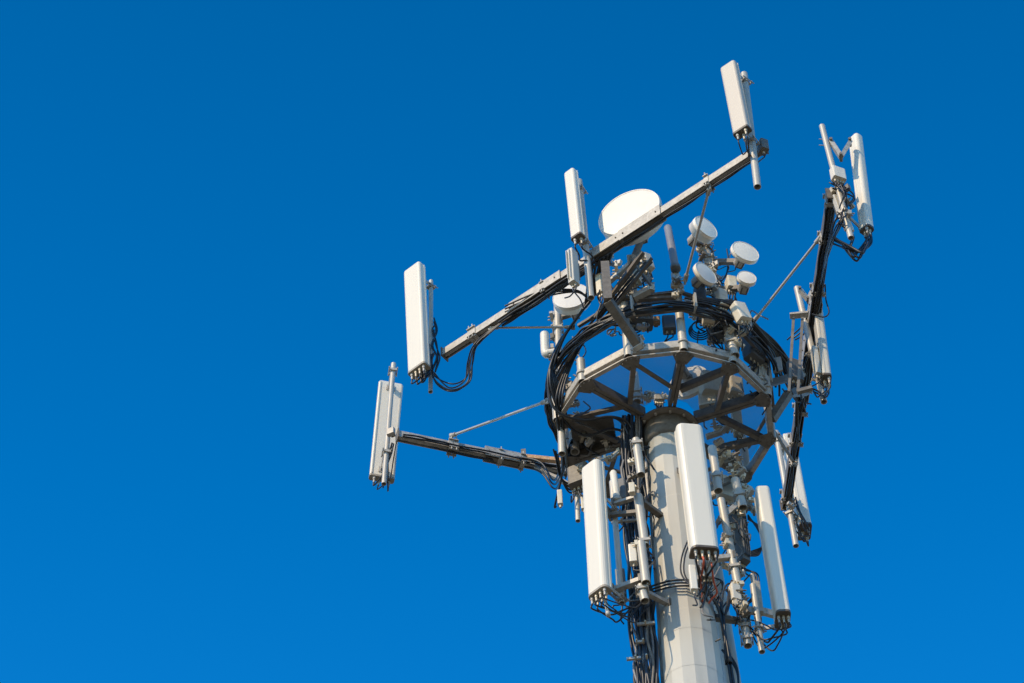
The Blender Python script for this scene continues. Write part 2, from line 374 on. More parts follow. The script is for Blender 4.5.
# round tie rods
def rod(label, a, b, r=.018):
    t = thing('tie_rod', label, 'rod', a, 'round tie rods bracing the beams')
    MB().cyl(a, b, r*.85).build('rod', 'rodm', t); d = (b-a).normalized()
    for p, s_ in ((a, 1), (b, -1)):
        MB().cyl(p, p+d*s_*.10, r*1.45).build('rod_end', 'galv', t)
        MB().box(p, d, d.cross(Z).normalized(), Z, .05, .02, .09).build('lug', 'galv', t)
rod('level grey rod from the long near beam to the left pole', on_line(A0, A1, px=490)-Z*.06, az_(573, 327, .95), .016)
rod('steep grey rod from the upper near beam down to the near post', on_line(A0, A1, px=709)-Z*.1, az_(685, 281, 1.05), .02)
rod('long grey rod from the steep right beam down to the cable ring', on_line(B0, B1, py=236)-X*.06, az_(754, 321, .85), .019)
rod('grey rod from the lower left beam up to the left of the cable ring', az_(451, 436, 1.38), az_(547, 401, .45), .02)

# ------------------------------------------------------------------ panel antennas
def rounded(w_, d_, rad, n=5, front=None):
    front = rad if front is None else front; pts = []
    for cx_, cy_, a0, rr in ((w_/2-front, -front, 0, front), (w_/2-rad, -d_+rad, -90, rad), (-w_/2+rad, -d_+rad, -180, rad), (-w_/2+front, -front, -270, front)):
        seq = []
        for k in range(n+1):
            a = R(a0+90-90*k/n) if True else 0
            seq.append((cx_+rr*math.cos(a), cy_+rr*math.sin(a)))
        pts += seq
    return pts     # runs clockwise, v=0 is the front face, v=-d the back
def clampring(root, P, axis, r, out, name='clamp', mt='galv'):
    e = (out-axis*out.dot(axis)).normalized(); s_ = axis.cross(e); m = MB()
    m.box(P+e*(r+.008), e, s_, axis, .014, r*2+.045, .04); m.box(P-e*(r+.008), e, s_, axis, .014, r*2+.045, .04)
    for sg in (-1, 1): m.cyl(P-e*(r+.045)+s_*sg*(r+.018), P+e*(r+.045)+s_*sg*(r+.018), .008, n=6)
    m.lathe([(r+.001, -.01), (r+.005, -.01), (r+.005, .01), (r+.001, .01)], P, axis, 14)
    return m.build(name, mt, root)
PANELS = {}
def panel(key, label, top, bot, yf, az, w_, d_, pipe=None, ncon=4, m='radome', brk=(.93, .08), pipe_r=.034, front=.03, capm='cap'):
    T, O = ay(*top, yf), ay(*bot, yf); ax = (T-O).normalized(); nn = dirv(az); nn = (nn-ax*nn.dot(ax)).normalized(); u = ax.cross(nn)*1.0
    if u.dot(Z.cross(dirv(az))) < 0: u = -u
    t = thing('panel_antenna', label, 'antenna', O, 'panel antennas'); L = (T-O).length
    prof = rounded(w_, d_, .018, 4, front); mb = MB()
    n = len(prof)
    # body with slightly domed top lip
    rings = [(0, 1.), (L-.03, 1.), (L-.008, .97), (L, .9)]
    vs = []; cxv = -d_/2
    for h, s_ in rings: vs += [O+ax*h+u*(x*s_)+nn*((y-cxv)*s_+cxv) for x, y in prof]
    mb.add(vs, [(i*n+k, i*n+(k+1) % n, (i+1)*n+(k+1) % n, (i+1)*n+k) for i in range(len(rings)-1) for k in range(n)], False)
    mb.add(vs[-n:], [list(range(n))]); mb.add(vs[:n], [list(range(n))])
    body = mb.build('radome', m, t)
    # raised seam along both sides
    mb = MB()
    for sg in (-1, 1): mb.box(O+ax*L/2+u*sg*(w_/2+.002)-nn*(d_*.72), ax, u, nn, L*.985, .006, .012)
    mb.build('seam', m, body)
    mb = MB().prism([(x*1.03, (y-cxv)*1.03+cxv) for x, y in prof], O-ax*.02, u, nn, ax, .032); cap = mb.build('end_cap', capm, t)
    CN = []
    for k in range(ncon):
        row = k % 2; c = O+u*((k+.5)/ncon-.5)*w_*.82-nn*(d_*(.3+.4*row)); q = c-ax*.12
        mb = MB().cyl(c-ax*.02, c-ax*.065, .019, n=8).cyl(c-ax*.065, q, .013, n=8); mb.build('connector', 'brass' if k % 3 else 'galv', t); CN.append(q)
    info = dict(T=T, O=O, ax=ax, n=nn, u=u, con=CN, root=t, L=L)
    if pipe:
        pt_, pb_, yp = pipe; P1, P0 = ay(*pt_, yp), ay(*pb_, yp); pa = (P1-P0).normalized()
        MB().pipe(P0, P1, pipe_r).build('mounting_pipe', 'pipe', t); info['P1'] = P1; info['P0'] = P0
        for f_ in brk:
            back = O+ax*L*f_-nn*(d_+.004); s_ = (back-P0).dot(pa); s_ = max(.05, min((P1-P0).length-.04, s_)); pp = P0+pa*s_
            mb = MB(); mid = (back+pp)/2+ax*.05
            for sg in (-1, 1):
                mb.beam(back+u*sg*.03, pp+u*sg*.03, .008, .055)
            mb.box(back, u, nn, ax, .11, .014, .10)
            mb.build('bracket', 'galv', t); clampring(t, pp, pa, pipe_r, back-pp)
    PANELS[key] = info; return info
p1 = panel('p1', 'broad white panel antenna at the left end of the long near beam', (411, 266), (415.5, 367), -.84, -125, .27, .13, ((431, 281), (430.5, 392), -.58), 7, capm='capl', pipe_r=.028)
p2 = panel('p2', 'short narrow white panel antenna standing midway along the long near beam', (568, 170), (575, 235), -2.15, -125, .155, .11, ((579, 181), (591, 298), -1.93), 2, brk=(.88, .05), pipe_r=.042)
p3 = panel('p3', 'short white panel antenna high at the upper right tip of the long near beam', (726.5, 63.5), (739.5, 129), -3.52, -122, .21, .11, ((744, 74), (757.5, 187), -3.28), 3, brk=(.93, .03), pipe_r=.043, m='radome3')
p4 = panel('p4', 'slim upright white panel antenna at the top of the steep right beam', (860, 134), (871.5, 226), -2.25, -44, .12, .15, ((822, 126), (851, 238), -2.42), 4, brk=(.05,), pipe_r=.036, front=.04)
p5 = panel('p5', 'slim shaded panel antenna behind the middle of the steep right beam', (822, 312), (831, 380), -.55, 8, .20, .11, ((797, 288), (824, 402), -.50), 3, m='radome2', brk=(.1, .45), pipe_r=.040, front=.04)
p6 = panel('p6', 'slim panel antenna at the lowest end of the steep right beam, half in shade', (794, 441), (811, 531), 2.62, 8, .28, .16, ((776, 432), (796, 546), 2.45), 3, brk=(.1, .9), pipe_r=.038, front=.04)
p7 = panel('p7', 'leaning panel antenna seen from its beige ribbed back at far left', (390, 387), (381, 481), 1.02, 108, .31, .09, ((393.5, 364), (384, 484), .66), 4, brk=(.93, .06), pipe_r=.033, capm='capl', m='radome')
p8 = panel('p8', 'tall white panel antenna hanging left of the mast under the platform', (588, 463), (595.5, 590), -.85, -129, .275, .14, ((612, 482), (622, 603), -.45), 7, brk=(.8, .08), front=.06, capm='capl')
p9 = panel('p9', 'tall white panel antenna hung in front of the mast', (690, 423), (706, 546), -1.05, -76, .315, .19, ((693, 440), (710, 583), -.70), 7, brk=(.85, .1), front=.07, m='radome')
p10 = panel('p10', 'tall grey-shaded panel antenna hanging right of the mast with a bright top', (762.5, 485), (783.5, 610), -.10, -83, .165, .27, ((753, 585), (762, 652), .2), 5, brk=(.02,), pipe_r=.036, front=.045, m='radome')
i7 = p7; m = MB()
m.box(i7['O']+i7['ax']*i7['L']/2-i7['u']*.135-i7['n']*.094, i7['ax'], i7['u'], i7['n'], i7['L']*.97, .014, .012)
m.box(i7['O']+i7['ax']*i7['L']/2+i7['u']*.135-i7['n']*.094, i7['ax'], i7['u'], i7['n'], i7['L']*.97, .014, .012)
m.build('back_rib', 'radome2', i7['root'])

# jumper cables under every panel
def jumpers(key, dest, sag, label, n=None, r=.0105, spread=.05, ms=('black',)):
    inf = PANELS[key]; con = inf['con'][:n] if n else inf['con']
    for i, q in enumerate(con):
        e = jit(dest, spread*.6); a = inf['ax']
        mid = (q+e)/2-Z*sag*rnd.uniform(.75, 1.25)+jit(V((0, 0, 0)), spread)
        cable([q, q-a*.07+jit(V((0, 0, 0)), .008), q.lerp(mid, .62)-Z*sag*.25+jit(V(), .02), mid, mid.lerp(e, .55)+jit(V(), .03)+Z*sag*.05, e],
              r*rnd.uniform(.8, 1.2), ms[i % len(ms)], label, 'jumper cables under the '+key_name[key])
key_name = dict(p1='left broad panel', p2='short mid panel', p3='upper tip panel', p4='top right panel', p5='mid right panel', p6='lowest right panel', p7='far left panel', p8='left hanging panel', p9='front hanging panel', p10='right hanging panel')
eA = A0.lerp(A1, .07)-Z*.09
jumpers('p1', ay(432, 355, -.66), .16, 'thin black jumper cables curling under the broad left panel antenna')
for i in range(5):   # the big hanging loop below the left end of the near beam
    o = (i-2)*2.6; yy = -.6+.05*math.sin(i*2.3)
    cable([jit(ay(429, 345+3*i, yy), .01), jit(ay(428+i, 366, yy), .03), jit(ay(436+o*.5, 380+o*.8, yy), .03), jit(ay(452+o*.3, 389+o*.7, yy), .03), jit(ay(467+o*.5, 380+o*.4, yy), .03), jit(ay(471+o*.5, 362, yy-.1), .02), jit(ay(477+o*.3, 345, -.86), .02), on_line(A0, A1, px=492+4*i)-Z*.10, on_line(A0, A1, px=530)-Z*(.10+.012*i), jit(on_line(A0, A1, px=575)-Z*.12, .02)],
            .0095, 'black', 'black cables hanging in a wide loop below the left end of the near beam', 'hanging loop cables at the left beam end')
for i in range(4):   # messy upright bits beside pipe of p1
    cable([ay(434, 318+4*i, -.55), jit(ay(436-i, 332, -.6), .03), jit(ay(432+i, 345, -.6), .03), jit(ay(438, 358, -.6), .03), jit(ay(430+2*i, 372, -.6), .02)], .010, 'black', 'thin black cables tangled beside the pipe of the broad left panel antenna', 'tangled cables at the left beam end')
jumpers('p2', ay(592, 262, -1.95), .05, 'thin cables below the short mid panel antenna', r=.012)
jumpers('p3', ay(750, 152, -3.2), .18, 'thin cables drooping under the upper tip panel antenna', r=.010)
jumpers('p4', ay(838, 240, -2.35), .30, 'dark cables sweeping from the top right panel antenna back to the beam', r=.013, spread=.09)
jumpers('p5', ay(812, 390, -.6), .18, 'dark cables under the shaded mid right panel antenna')
jumpers('p6', ay(793, 520, 2.4), .12, 'dark cables under the lowest right panel antenna')
jumpers('p7', ay(394, 445, .62), .22, 'thin black cables looping under the far left panel antenna', r=.009)
jumpers('p8', ay(648, 600, -.35), .26, 'black cables looping from the left hanging panel to the mast', r=.0095, spread=.11)
jumpers('p9', ay(706, 600, -.45), .10, 'tangled cables below the front hanging panel', r=.012, spread=.08, ms=('black', 'grey', 'red'))
jumpers('p10', ay(742, 620, .3), .28, 'black cables looping below the right hanging panel', r=.0105, spread=.09)

# ------------------------------------------------------------------ free standing pipes
def pipe_thing(label, top, bot, y, r, name='mounting_pipe', clamps=(), out=V((0, -1, 0)), m='pipe', cat='pipe', cap=None, group=None):
    P1, P0 = ay(*top, y), ay(*bot, y); t = thing(name, label, cat, P0, group); ax = (P1-P0).normalized()
    MB().pipe(P0, P1, r).build('tube', m, t)
    for f_ in clamps: clampring(t, P0.lerp(P1, f_), ax, r, out)
    if cap: MB().lathe([(0, .03), (r*.8, .025), (r*1.08, 0), (r*1.08, -.08), (r, -.08)], P1, ax, 14).build('cap', cap, t)
    return P0, P1, t
pipe_thing('upper short grey pipe beside the cable bundle left of the mast', (636, 440), (641, 475), -.55, .050, clamps=(.85,))
pipe_thing('long grey pipe left of the mast, parallel to the cable bundle', (638, 496), (645, 546), -.62, .052, clamps=(.06,))
pipe_thing('grey pipe with dark open lower end left of the mast', (641, 543), (646, 583), -.68, .052, clamps=())
pipe_thing('stub of grey pipe lowest beside the cable bundle', (641, 586), (645, 601), -.60, .05, clamps=(.7,))
pipe_thing('thick grey pole carrying the white drum dish on the left rim', (557, 300), (562, 454), -.20, .045, clamps=(.45, .8))
pipe_thing('grey pipe with shaded lower half right of the front hanging panel', (712, 448), (718.5, 491), -.5, .052, clamps=(.3,))
pipe_thing('short pale pipe under the far right platform corner', (735, 480), (743, 508), .15, .055, clamps=(.4,))
pipe_thing('long mounting pipe right of the mast with its dark shaded lower half', (721, 500), (738, 586), .1, .048, clamps=(.2, .55))
pipe_thing('lower right mounting pipe with dark open end', (738, 586), (748, 646), .2, .048, clamps=(.1, .3, .5))
pipe_thing('pale pipe standing inside the platform', (634, 374), (637, 402), .42, .055, clamps=(.3, .1))
pipe_thing('small pale pipe hanging below the left platform corner', (577, 492), (578, 521), .35, .030, clamps=(.9,))
pipe_thing('short thick post inside the left of the platform', (573, 433), (575, 452), .2, .055)
pipe_thing('pale vertical cable duct running down behind the right of the mast', (712, 560), (738, 720), .75, .105, name='cable_duct', cat='duct')
pipe_thing('slim hanging pipe beside the lowest right connectors', (752, 575), (757, 598), .3, .03)
# omni antennas
def omni(label, top, bot, y, r, m='radome', ferr='galv'):
    P1, P0 = ay(*top, y), ay(*bot, y); ax = (P1-P0).normalized(); L = (P1-P0).length
    t = thing('rod_antenna', label, 'antenna', P0, 'upright rod antennas')
    MB().lathe([(0, L), (r*.7, L-.01), (r, L-.035), (r, L*.1), (r*.9, 0), (0, 0)], P0, ax, 16).build('radome', m, t)
    MB().lathe([(0, .0), (r*1.3, .0), (r*1.3, .06), (r, .07)], P0-ax*.03, ax, 16).build('ferrule', ferr, t)
    return t
MT['omni'] = mat('omni_purple_grey', (.24, .235, .24), .35, 0, .1, 5)
omni('dark grey rod antenna on the near post beneath the long beam', (667.5, 226), (675.5, 268), -1.28, .048, 'omni', 'boxd')
omni('small white round-topped rod antenna behind the left hanging panel', (613, 471), (617, 500), -.5, .042)
omni('thin pale rod hanging low beneath the connectors of the left hanging panel', (603, 590), (608, 614), -.75, .02, 'radome2')
# L-shaped white tube at left rim
t = thing('elbow_antenna', 'small white L-shaped tube sticking out at the left of the platform', 'antenna', az_(545, 354, .75))
pa, pb, pc = ay(544.5, 334, -.3), ay(545.5, 354, -.3), ay(560, 352, -.3)
MB().tube(spline([pa, pa.lerp(pb, .9), pb+X*.03-Z*.005, pb.lerp(pc, .3), pc], 4), .055, 12).build('tube', 'radome', t)
MB().lathe([(0, .012), (.045, .008), (.056, -.01)], pa, Z, 12).build('cap', 'radome', t)

# ------------------------------------------------------------------ dishes
def dish(label, ctr, az, rad, dep, y=None, z=None, el=0., drum=True, m='dish', mount=None, name='microwave_dish'):
    P = ay(*ctr, y) if y is not None else az_(*ctr, z)
    nn = dirv(az)*math.cos(R(el))+Z*math.sin(R(el)); t = thing(name, label, 'dish antenna', P, 'round microwave dishes')
    MB().lathe([(0, .010), (rad*.6, .008), (rad*.955, .002)], P, nn, 48).lathe([(rad*.955, .006), (rad*.99, .006)], P, nn, 48).lathe([(rad*.99, .006), (rad, -.004), (rad, -.02)], P, nn, 48).lathe([(rad*.955, .002), (rad*.955, .006)], P, nn, 48).build('radome', m, t)
    MB().lathe([(rad, -.016), (rad*1.012, -.018), (rad*1.012, -.05), (rad*.99, -.05), (rad*.985, -dep), (rad*.8, -dep-.02)], P, nn, 48).build('shroud', m, t)
    MB().lathe([(rad*.97, -dep), (rad*.7, -dep-.03*rad/.3), (rad*.3, -dep-.08*rad/.3), (0, -dep-.09*rad/.3)], P, nn, 40).build('back_shell', m if drum else 'box', t)
    bk = P-nn*(dep+.12*rad/.3); u = Z.cross(nn).normalized(); v = nn.cross(u)
    MB().box(bk-nn*.07, nn, u, v, .10, .09, .13).build('radio_unit', 'boxd', t)
    MB().cyl(bk, bk-nn*.10, .07, n=16).build('feed_hub', 'galv', t)
    if mount is not None:
        q = bk-nn*.06; MB().beam(q, mount, .06, .06).build('mount_arm', 'galvd', t); MB().box(mount, X, Y, Z, .11, .11, .16).build('clamp', 'galv', t)
    return P
D0, D1 = ay(735, 356, -.95), ay(701, 234, -.95)          # dish mast, slightly tilted
tD = thing('dish_pole', 'leaning steel pole behind the near right corner crowded with small dishes', 'pole', D0)
MB().pipe(D0, D1, .058).build('tube', 'pipe', tD)
ax = (D1-D0).normalized()
for k, f_ in enumerate([.1, .22, .3, .38, .46, .53, .62, .70, .78, .86, .95]): clampring(tD, D0.lerp(D1, f_), ax, .058, dirv(-90+k*67), mt=('galv', 'galvd')[k % 2])
def onD(py): return on_line(D0, D1, py=py)
dish('large white drum dish showing above the long near beam', (629, 212), -108, .405, .20, y=-1.92, mount=az_(632, 262, 1.5))
dish('white drum dish at the left rim, partly hidden by the long near beam', (571, 296), -96, .235, .12, y=-.55, mount=ay(558, 318, -.15))
dish('topmost small drum dish on the leaning pole, rod passing in front', (706, 227), -48, .175, .12, y=-1.35, mount=onD(246), m='dishs')
dish('clean oval white dish farthest right on the leaning pole', (745.5, 251.5), -62, .180, .035, y=-1.30, mount=onD(262), m='dishs')
dish('flat grey-white dish left of the leaning pole, half in shade', (706, 273), -46, .165, .035, y=-1.45, mount=onD(285), m='dishs')
dish('smallest white dish just right of the leaning pole', (747, 277.5), -72, .118, .05, y=-1.30, mount=onD(290), m='dishs')
dish('pale dish seen from behind through the platform floor', (690, 384), 70, .26, .05, z=1.0, mount=az_(716, 396, .9))

# ------------------------------------------------------------------ radios and boxes
def radio(label, ctr, size, az, y=None, z=None, m='box', fins=0, ncon=3, name='radio_unit', tilt=0., cat='radio unit', cb=True):
    P = ay(*ctr, y) if y is not None else az_(*ctr, z)
    nn = dirv(az); u = Z.cross(nn); ax = (Z+u*tilt).normalized(); u = ax.cross(nn) if ax.cross(nn).dot(u) > 0 else -ax.cross(nn)
    w_, d_, h_ = size; t = thing(name, label, cat, P-ax*h_/2, 'radio units and boxes')
    pr = [(x, y_+d_/2) for x, y_ in rounded(w_, d_, min(w_, d_)*.15, 2)]
    MB().prism(pr, P-ax*h_/2, u, nn, ax, h_).build('housing', m, t)
    if fins:
        mb = MB()
        for k in range(fins): mb.box(P+u*((k+.5)/fins-.5)*w_*.9+nn*(d_/2+.016), u, nn, ax, .007, .032, h_*.86)
        mb.build('cooling_fins', m, t)
    MB().box(P-nn*(d_/2+.02), u, nn, ax, w_*.5, .04, h_*.5).build('bracket', 'galvd', t)
    for k in range(ncon):
        c = P-ax*h_/2+u*((k+.5)/ncon-.5)*w_*.8; MB().cyl(c, c-ax*.05, .014, n=8).build('connector', 'brass', t)
        if cb:
            e = c-Z*.25+jit(V(), .16); MB().tube(spline([c-ax*.05, c-ax*.11, (c+e)/2-Z*.1+jit(V(), .05), e], 6), .009).build('cable_tail', 'black', t)
    return t
radio('square white box on the pipe beside the top right antenna', (838, 175), (.17, .10, .20), -60, y=-2.6, ncon=4, m='radome')
radio('rounded cream radio box low on the leaning dish pole', (741, 313), (.17, .13, .26), -55, y=-1.25, tilt=-.3, m='radome')
radio('cream camera-like box behind the near beam', (646, 264), (.12, .16, .24), -50, y=-1.0, tilt=-.2)
radio('small yellowish box at the end of a stub arm', (650.5, 289), (.08, .09, .12), -60, y=-1.1, ncon=0, cb=False)
radio('long dark radio under the front of the cable ring', (640, 316), (.30, .2, .34), -80, y=-1.0, m='boxd', fins=6)
radio('dark little box hanging behind the near rim left of the post', (669, 325), (.16, .12, .24), -85, y=-.8, m='boxd', ncon=2)
radio('small rusty bracket box hanging behind the near rim', (656, 321), (.10, .08, .09), -85, y=-.8, m='rust', ncon=0, cb=False)
radio('pale plate-sided radio left of the mid antenna pipe', (573, 268), (.09, .12, .62), -125, y=-2.1, fins=2, ncon=2, m='radome2')
radio('pale filter unit behind the mid antenna pipe', (600, 285), (.08, .08, .35), -120, y=-1.6, ncon=2)
radio('weathered beige equipment behind the near beam', (632, 276), (.2, .15, .3), -110, y=-1.05, ncon=3, fins=4)
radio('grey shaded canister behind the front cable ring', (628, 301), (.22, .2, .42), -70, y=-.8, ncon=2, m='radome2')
radio('beige round-shouldered radio seen through the platform floor', (713, 388), (.32, .24, .36), -70, z=.75, ncon=3)
radio('smaller beige radio beside a brace, seen through the floor', (735, 388), (.18, .14, .30), -60, z=.7, ncon=3)
radio('beige radio low among connectors seen through the floor', (708, 403), (.22, .16, .22), -95, z=.5, ncon=3)
radio('dark finned radio just outside the right rim', (752, 345), (.24, .16, .60), -40, y=-.5, m='boxd', fins=7)
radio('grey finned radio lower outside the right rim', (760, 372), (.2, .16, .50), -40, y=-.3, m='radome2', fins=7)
radio('dark radio among cables at the near right corner', (716, 331), (.2, .14, .3), -70, y=-.9, m='boxd', fins=5)
radio('beige connector box at the near right corner', (708, 318), (.14, .12, .22), -70, y=-1.1)
radio('beige filter box on the leaning pole above the cable ring', (722, 300), (.12, .12, .30), -60, y=-1.15)
radio('weathered radio box low left on the leaning pole', (700, 298), (.14, .16, .32), -80, y=-1.1, m='boxd')
radio('beige radio high on the leaning pole between dishes', (731, 285), (.12, .14, .2), -70, y=-1.05)
radio('grey slab radio behind the right mounting pipe', (739, 540), (.12, .2, .85), -50, y=.35, m='boxd', fins=4, ncon=4)
radio('beige amplifier under the dark right mounting pipe', (735, 594), (.12, .10, .24), -60, y=.05, ncon=4, m='radome')
radio('pale slab radio right of the mast below the platform', (727, 490), (.26, .14, .36), -60, y=.45, m='radome2', ncon=4)
radio('flat grey slab beside the lower right pipe', (757, 600), (.08, .14, .50), -70, y=.3, m='galv', ncon=2)
radio('small white canister clamped left of the long grey pipe', (633, 555), (.09, .09, .28), -90, y=-.62, m='radome', ncon=1)
radio('dark small radio behind the left hanging panel foot', (621, 585), (.11, .12, .42), -90, y=-.2, m='boxd', ncon=3)
radio('pale cylinder-like filter beside the front panel foot', (693, 579), (.08, .08, .38), -80, y=-.9, m='radome', ncon=1)
radio('pale amplifier just behind the connectors of the front panel', (707, 572), (.14, .08, .22), -80, y=-.75, m='radome2', ncon=3)
radio('dark box beside the omni stub left of the mast', (621, 492), (.14, .12, .34), -100, y=-.3, m='boxd', ncon=2)
radio('small pale box on the cross bracket beside the left pipe', (632, 489), (.07, .07, .16), -90, y=-.75, ncon=0, cb=False)
radio('grey cluster box under the left platform corner', (580, 478), (.26, .2, .30), -110, y=.25, m='galvd', ncon=4)
radio('small beige hanging filter under the left platform corner', (560, 498), (.06, .06, .24), -90, y=.2, ncon=1, cb=False)
radio('second beige hanging filter right of the hanging pipe', (584, 504), (.07, .06, .2), -90, y=.25, ncon=1, cb=False)
radio('beige amplifier hanging beside the pipe of the top right antenna', (839, 208), (.07, .07, .42), -60, y=-2.35, ncon=2, m='radome2', tilt=-.15)
radio('second slim amplifier lower by the top right antenna pipe', (847, 222), (.07, .07, .36), -60, y=-2.3, ncon=2, m='radome', tilt=-.15)
radio('slim pale amplifier behind the mid right antenna', (816, 362), (.07, .10, .50), -70, y=-.6, ncon=2, m='radome2')
radio('dark box just inside the steep beam above the ring', (795, 372), (.16, .12, .36), -60, y=-.3, m='boxd', ncon=3)
radio('small cluster box on the far left antenna clamp', (391, 432), (.10, .06, .10), -110, y=.50, m='galv', ncon=0, cb=False)
radio('metal box on the tip of the long near beam beside the pipe', (763, 147), (.10, .12, .18), -60, y=-3.2, m='galvd', ncon=1)
radio('pale terminal box under the platform seen beside the far corner', (741, 463), (.16, .12, .14), -80, z=.45, m='radome2', ncon=2)
radio('beige radio seen through the floor near the far right brace', (737, 421), (.12, .12, .5), -80, z=.5, ncon=2)
radio('white junction box seen through the floor near the mast', (659, 399), (.12, .08, .08), -80, z=.5, ncon=5, m='radome2')

# mid right mount: plate, two channels
t = thing('antenna_mount', 'pale open channel mount hanging from the middle of the steep beam', 'bracket', az_(798, 316, 1.3))
y5 = -.9
MB().box(ay(799, 315, y5), X, Y, Z, .22, .08, .03).build('top_plate', 'galv', t)
for px in (792, 801): MB().beam(ay(px+1.5, 318, y5), ay(px-3, 392, y5), .032, .03, up=Y).build('channel', 'galvd', t)
MB().beam(ay(797, 392, y5), ay(812, 388, y5), .05, .05).build('foot_bar', 'galvd', t)
# tilt linkage on p4
t = thing('tilt_bracket', 'V-shaped pale tilt link joining the top right antenna to its pipe', 'bracket', ay(840, 157, -2.4))
a_, b_, c_ = ay(831, 142, -2.42), ay(841, 157, -2.42), ay(850, 142, -2.35)
MB().beam(a_, b_, .06, .05).build('link', 'galv', t); MB().beam(b_, c_, .06, .05).build('link', 'galv', t)
for q in (a_, b_, c_): MB().cyl(q-Y*.06, q+Y*.06, .02, n=10).build('pivot', 'galvd', t)
for dy in (-.05, .05): MB().cyl(ay(819, 139 if dy < 0 else 145, -2.42), ay(830, 140 if dy < 0 else 146, -2.42), .006, n=6).build('bolt', 'galv', t)
# link on p6, p10 and p5
def link(label, a, b, c):
    t = thing('tilt_bracket', label, 'bracket', b)
    MB().beam(a, b, .05, .045).build('link', 'galv', t); MB().beam(b, c, .05, .045).build('link', 'galv', t)
    for q in (a, b, c): MB().cyl(q-Y*.05, q+Y*.05, .018, n=10).build('pivot', 'galvd', t)
link('small tilt link at the top of the lowest right antenna', ay(779, 436, 2.4), ay(788, 449, 2.45), ay(795, 447, 2.5))
link('pierced tilt link at the top of the right hanging panel', ay(745, 497, .3), ay(754, 512, .35), ay(759, 497, .38))
link('small tilt link above the open channel mount', ay(800, 290, -.75), ay(808, 300, -.7), ay(812, 292, -.7))

# cross brackets between the mast and the hanging antennas
def bracket(label, pts, w=.06, h=.06, m='galv', cl=True):
    t = thing('cross_bracket', label, 'bracket', pts[0])
    for a, b_ in zip(pts[:-1], pts[1:]): MB().beam(a, b_, w, h).build('arm', m, t)
    if cl:
        d = (pts[-1]-pts[0]).normalized()
        for q in (pts[0], pts[-1]): MB().box(q, d, d.cross(Z).normalized(), Z, .03, .11, .11).build('plate', 'galvd', t)
bracket('upper bracket arm from the mast to the long grey pipe', [ay(642, 502, -.55), ay(664, 518, -.2)], .07, .05, 'galvd')
bracket('level pale bracket holding the small rod antenna', [ay(614, 504, -.5), ay(640, 496, -.6)], .05, .04)
bracket('pale bracket joining the left hanging panel to the grey pipe', [ay(614, 590, -.5), ay(641, 580, -.6)], .07, .06)
bracket('upper bracket joining the left hanging panel to the grey pipe', [ay(609, 515, -.5), ay(640, 512, -.6)], .05, .05, 'galvd')
bracket('lower bracket arm from the mast to the grey pipe end', [ay(645, 592, -.5), ay(668, 604, -.25)], .06, .05)
bracket('upper clamp bracket between the mast and the front panel', [V((.12, -.30, -1.12)), ay(697, 478, -.72)], .09, .05)
bracket('lower clamp bracket between the mast and the front panel', [V((.14, -.34, -3.05)), ay(706, 575, -.74)], .09, .05)
bracket('stub bracket from the mast to the dark right pipe', [V((.3, .0, -2.35)), ay(733, 557, .1)], .07, .06)
bracket('long dark bracket from the mast out to the lower right pipe', [V((.3, .05, -3.25)), ay(747, 622, .25)], .07, .06, 'galvd')
bracket('pierced grey bracket between the lower right pipes', [ay(744, 610, .2), ay(765, 612, .32), ay(779, 616, .45)], .05, .09)
bracket('pale plate bracket under the far side of the platform', [ay(718, 522, .1), ay(742, 500, .2)], .06, .06)
bracket('grey slab bracket between mast and pipe under the platform', [ay(704, 490, .0), ay(735, 478, .4)], .12, .06, 'galvd', False)
bracket('pierced arm beneath the large drum dish', [az_(606, 285, 1.2), az_(632, 262, 1.45)], .05, .05)
bracket('slanted square steel arm crossing behind the near beam', [az_(595, 318, .95), az_(643, 252, 1.3)], .045, .06, 'galvd', False)
bracket('second slanted dark arm crossing behind the near beam', [az_(604, 322, .9), az_(652, 258, 1.25)], .03, .04, 'galvd', False)
bracket('level brown rail between the canister and the near post', [az_(632, 300, 1.0), az_(674, 297, 1.0)], .05, .06, 'galvd')
bracket('thin dark diagonal flat bar above the cable ring', [az_(632, 260, 1.4), az_(651, 286, 1.1)], .02, .03, 'boxd', False)
bracket('short pale stub arm holding the yellowish box', [az_(634, 298, 1.0), az_(649, 290, 1.05)], .08, .08, 'pipe', False)
bracket('curved rail seen through the floor right of the mast', [az_(706, 437, .3), az_(722, 432, .35), az_(733, 420, .4)], .06, .05, 'galv', False)
bracket('white flat bar fixed under the long near beam', [az_(585, 295, 1.2), az_(618, 276, 1.2)], .05, .03, 'radome2', False)

# ------------------------------------------------------------------ cables on beams, ring and mast
def beam_run(a, b, f0, f1, n, label, group, drop=.09, side=0., r=.014):
    d = (b-a).normalized(); s_ = d.cross(Z).normalized()
    for i in range(n):
        P = []
        k = 12
        for j in range(k+1):
            f_ = f0+(f1-f0)*j/k; P.append(a.lerp(b, f_)-Z*(drop+.014*(i % 2)+rnd.uniform(0, .02))+s_*(side+.028*(i-n/2)+rnd.uniform(-.01, .01)))
        cable(P, r*rnd.uniform(.85, 1.1), 'black', label, group, k=4)
beam_run(A0, A1, fA(500), fA(600), 4, 'black cables strapped under the long near beam', 'cables under the near beam', .085)
beam_run(A0, A1, fA(600), fA(755), 2, 'thin black cables under the upper half of the long near beam', 'cables under the upper near beam', .085, r=.010)
beam_run(B0, B1, .03, .62, 4, 'black cables strapped under the steep right beam', 'cables under the steep beam', .085, r=.011)
beam_run(B0, B1, .6, .97, 2, 'black cables under the lower half of the steep right beam', 'cables under the lower steep beam', .10)
beam_run(C0, C1, .02, .95, 3, 'black cables strapped along the lower left beam', 'cables on the lower left beam', .03, .075, r=.012)
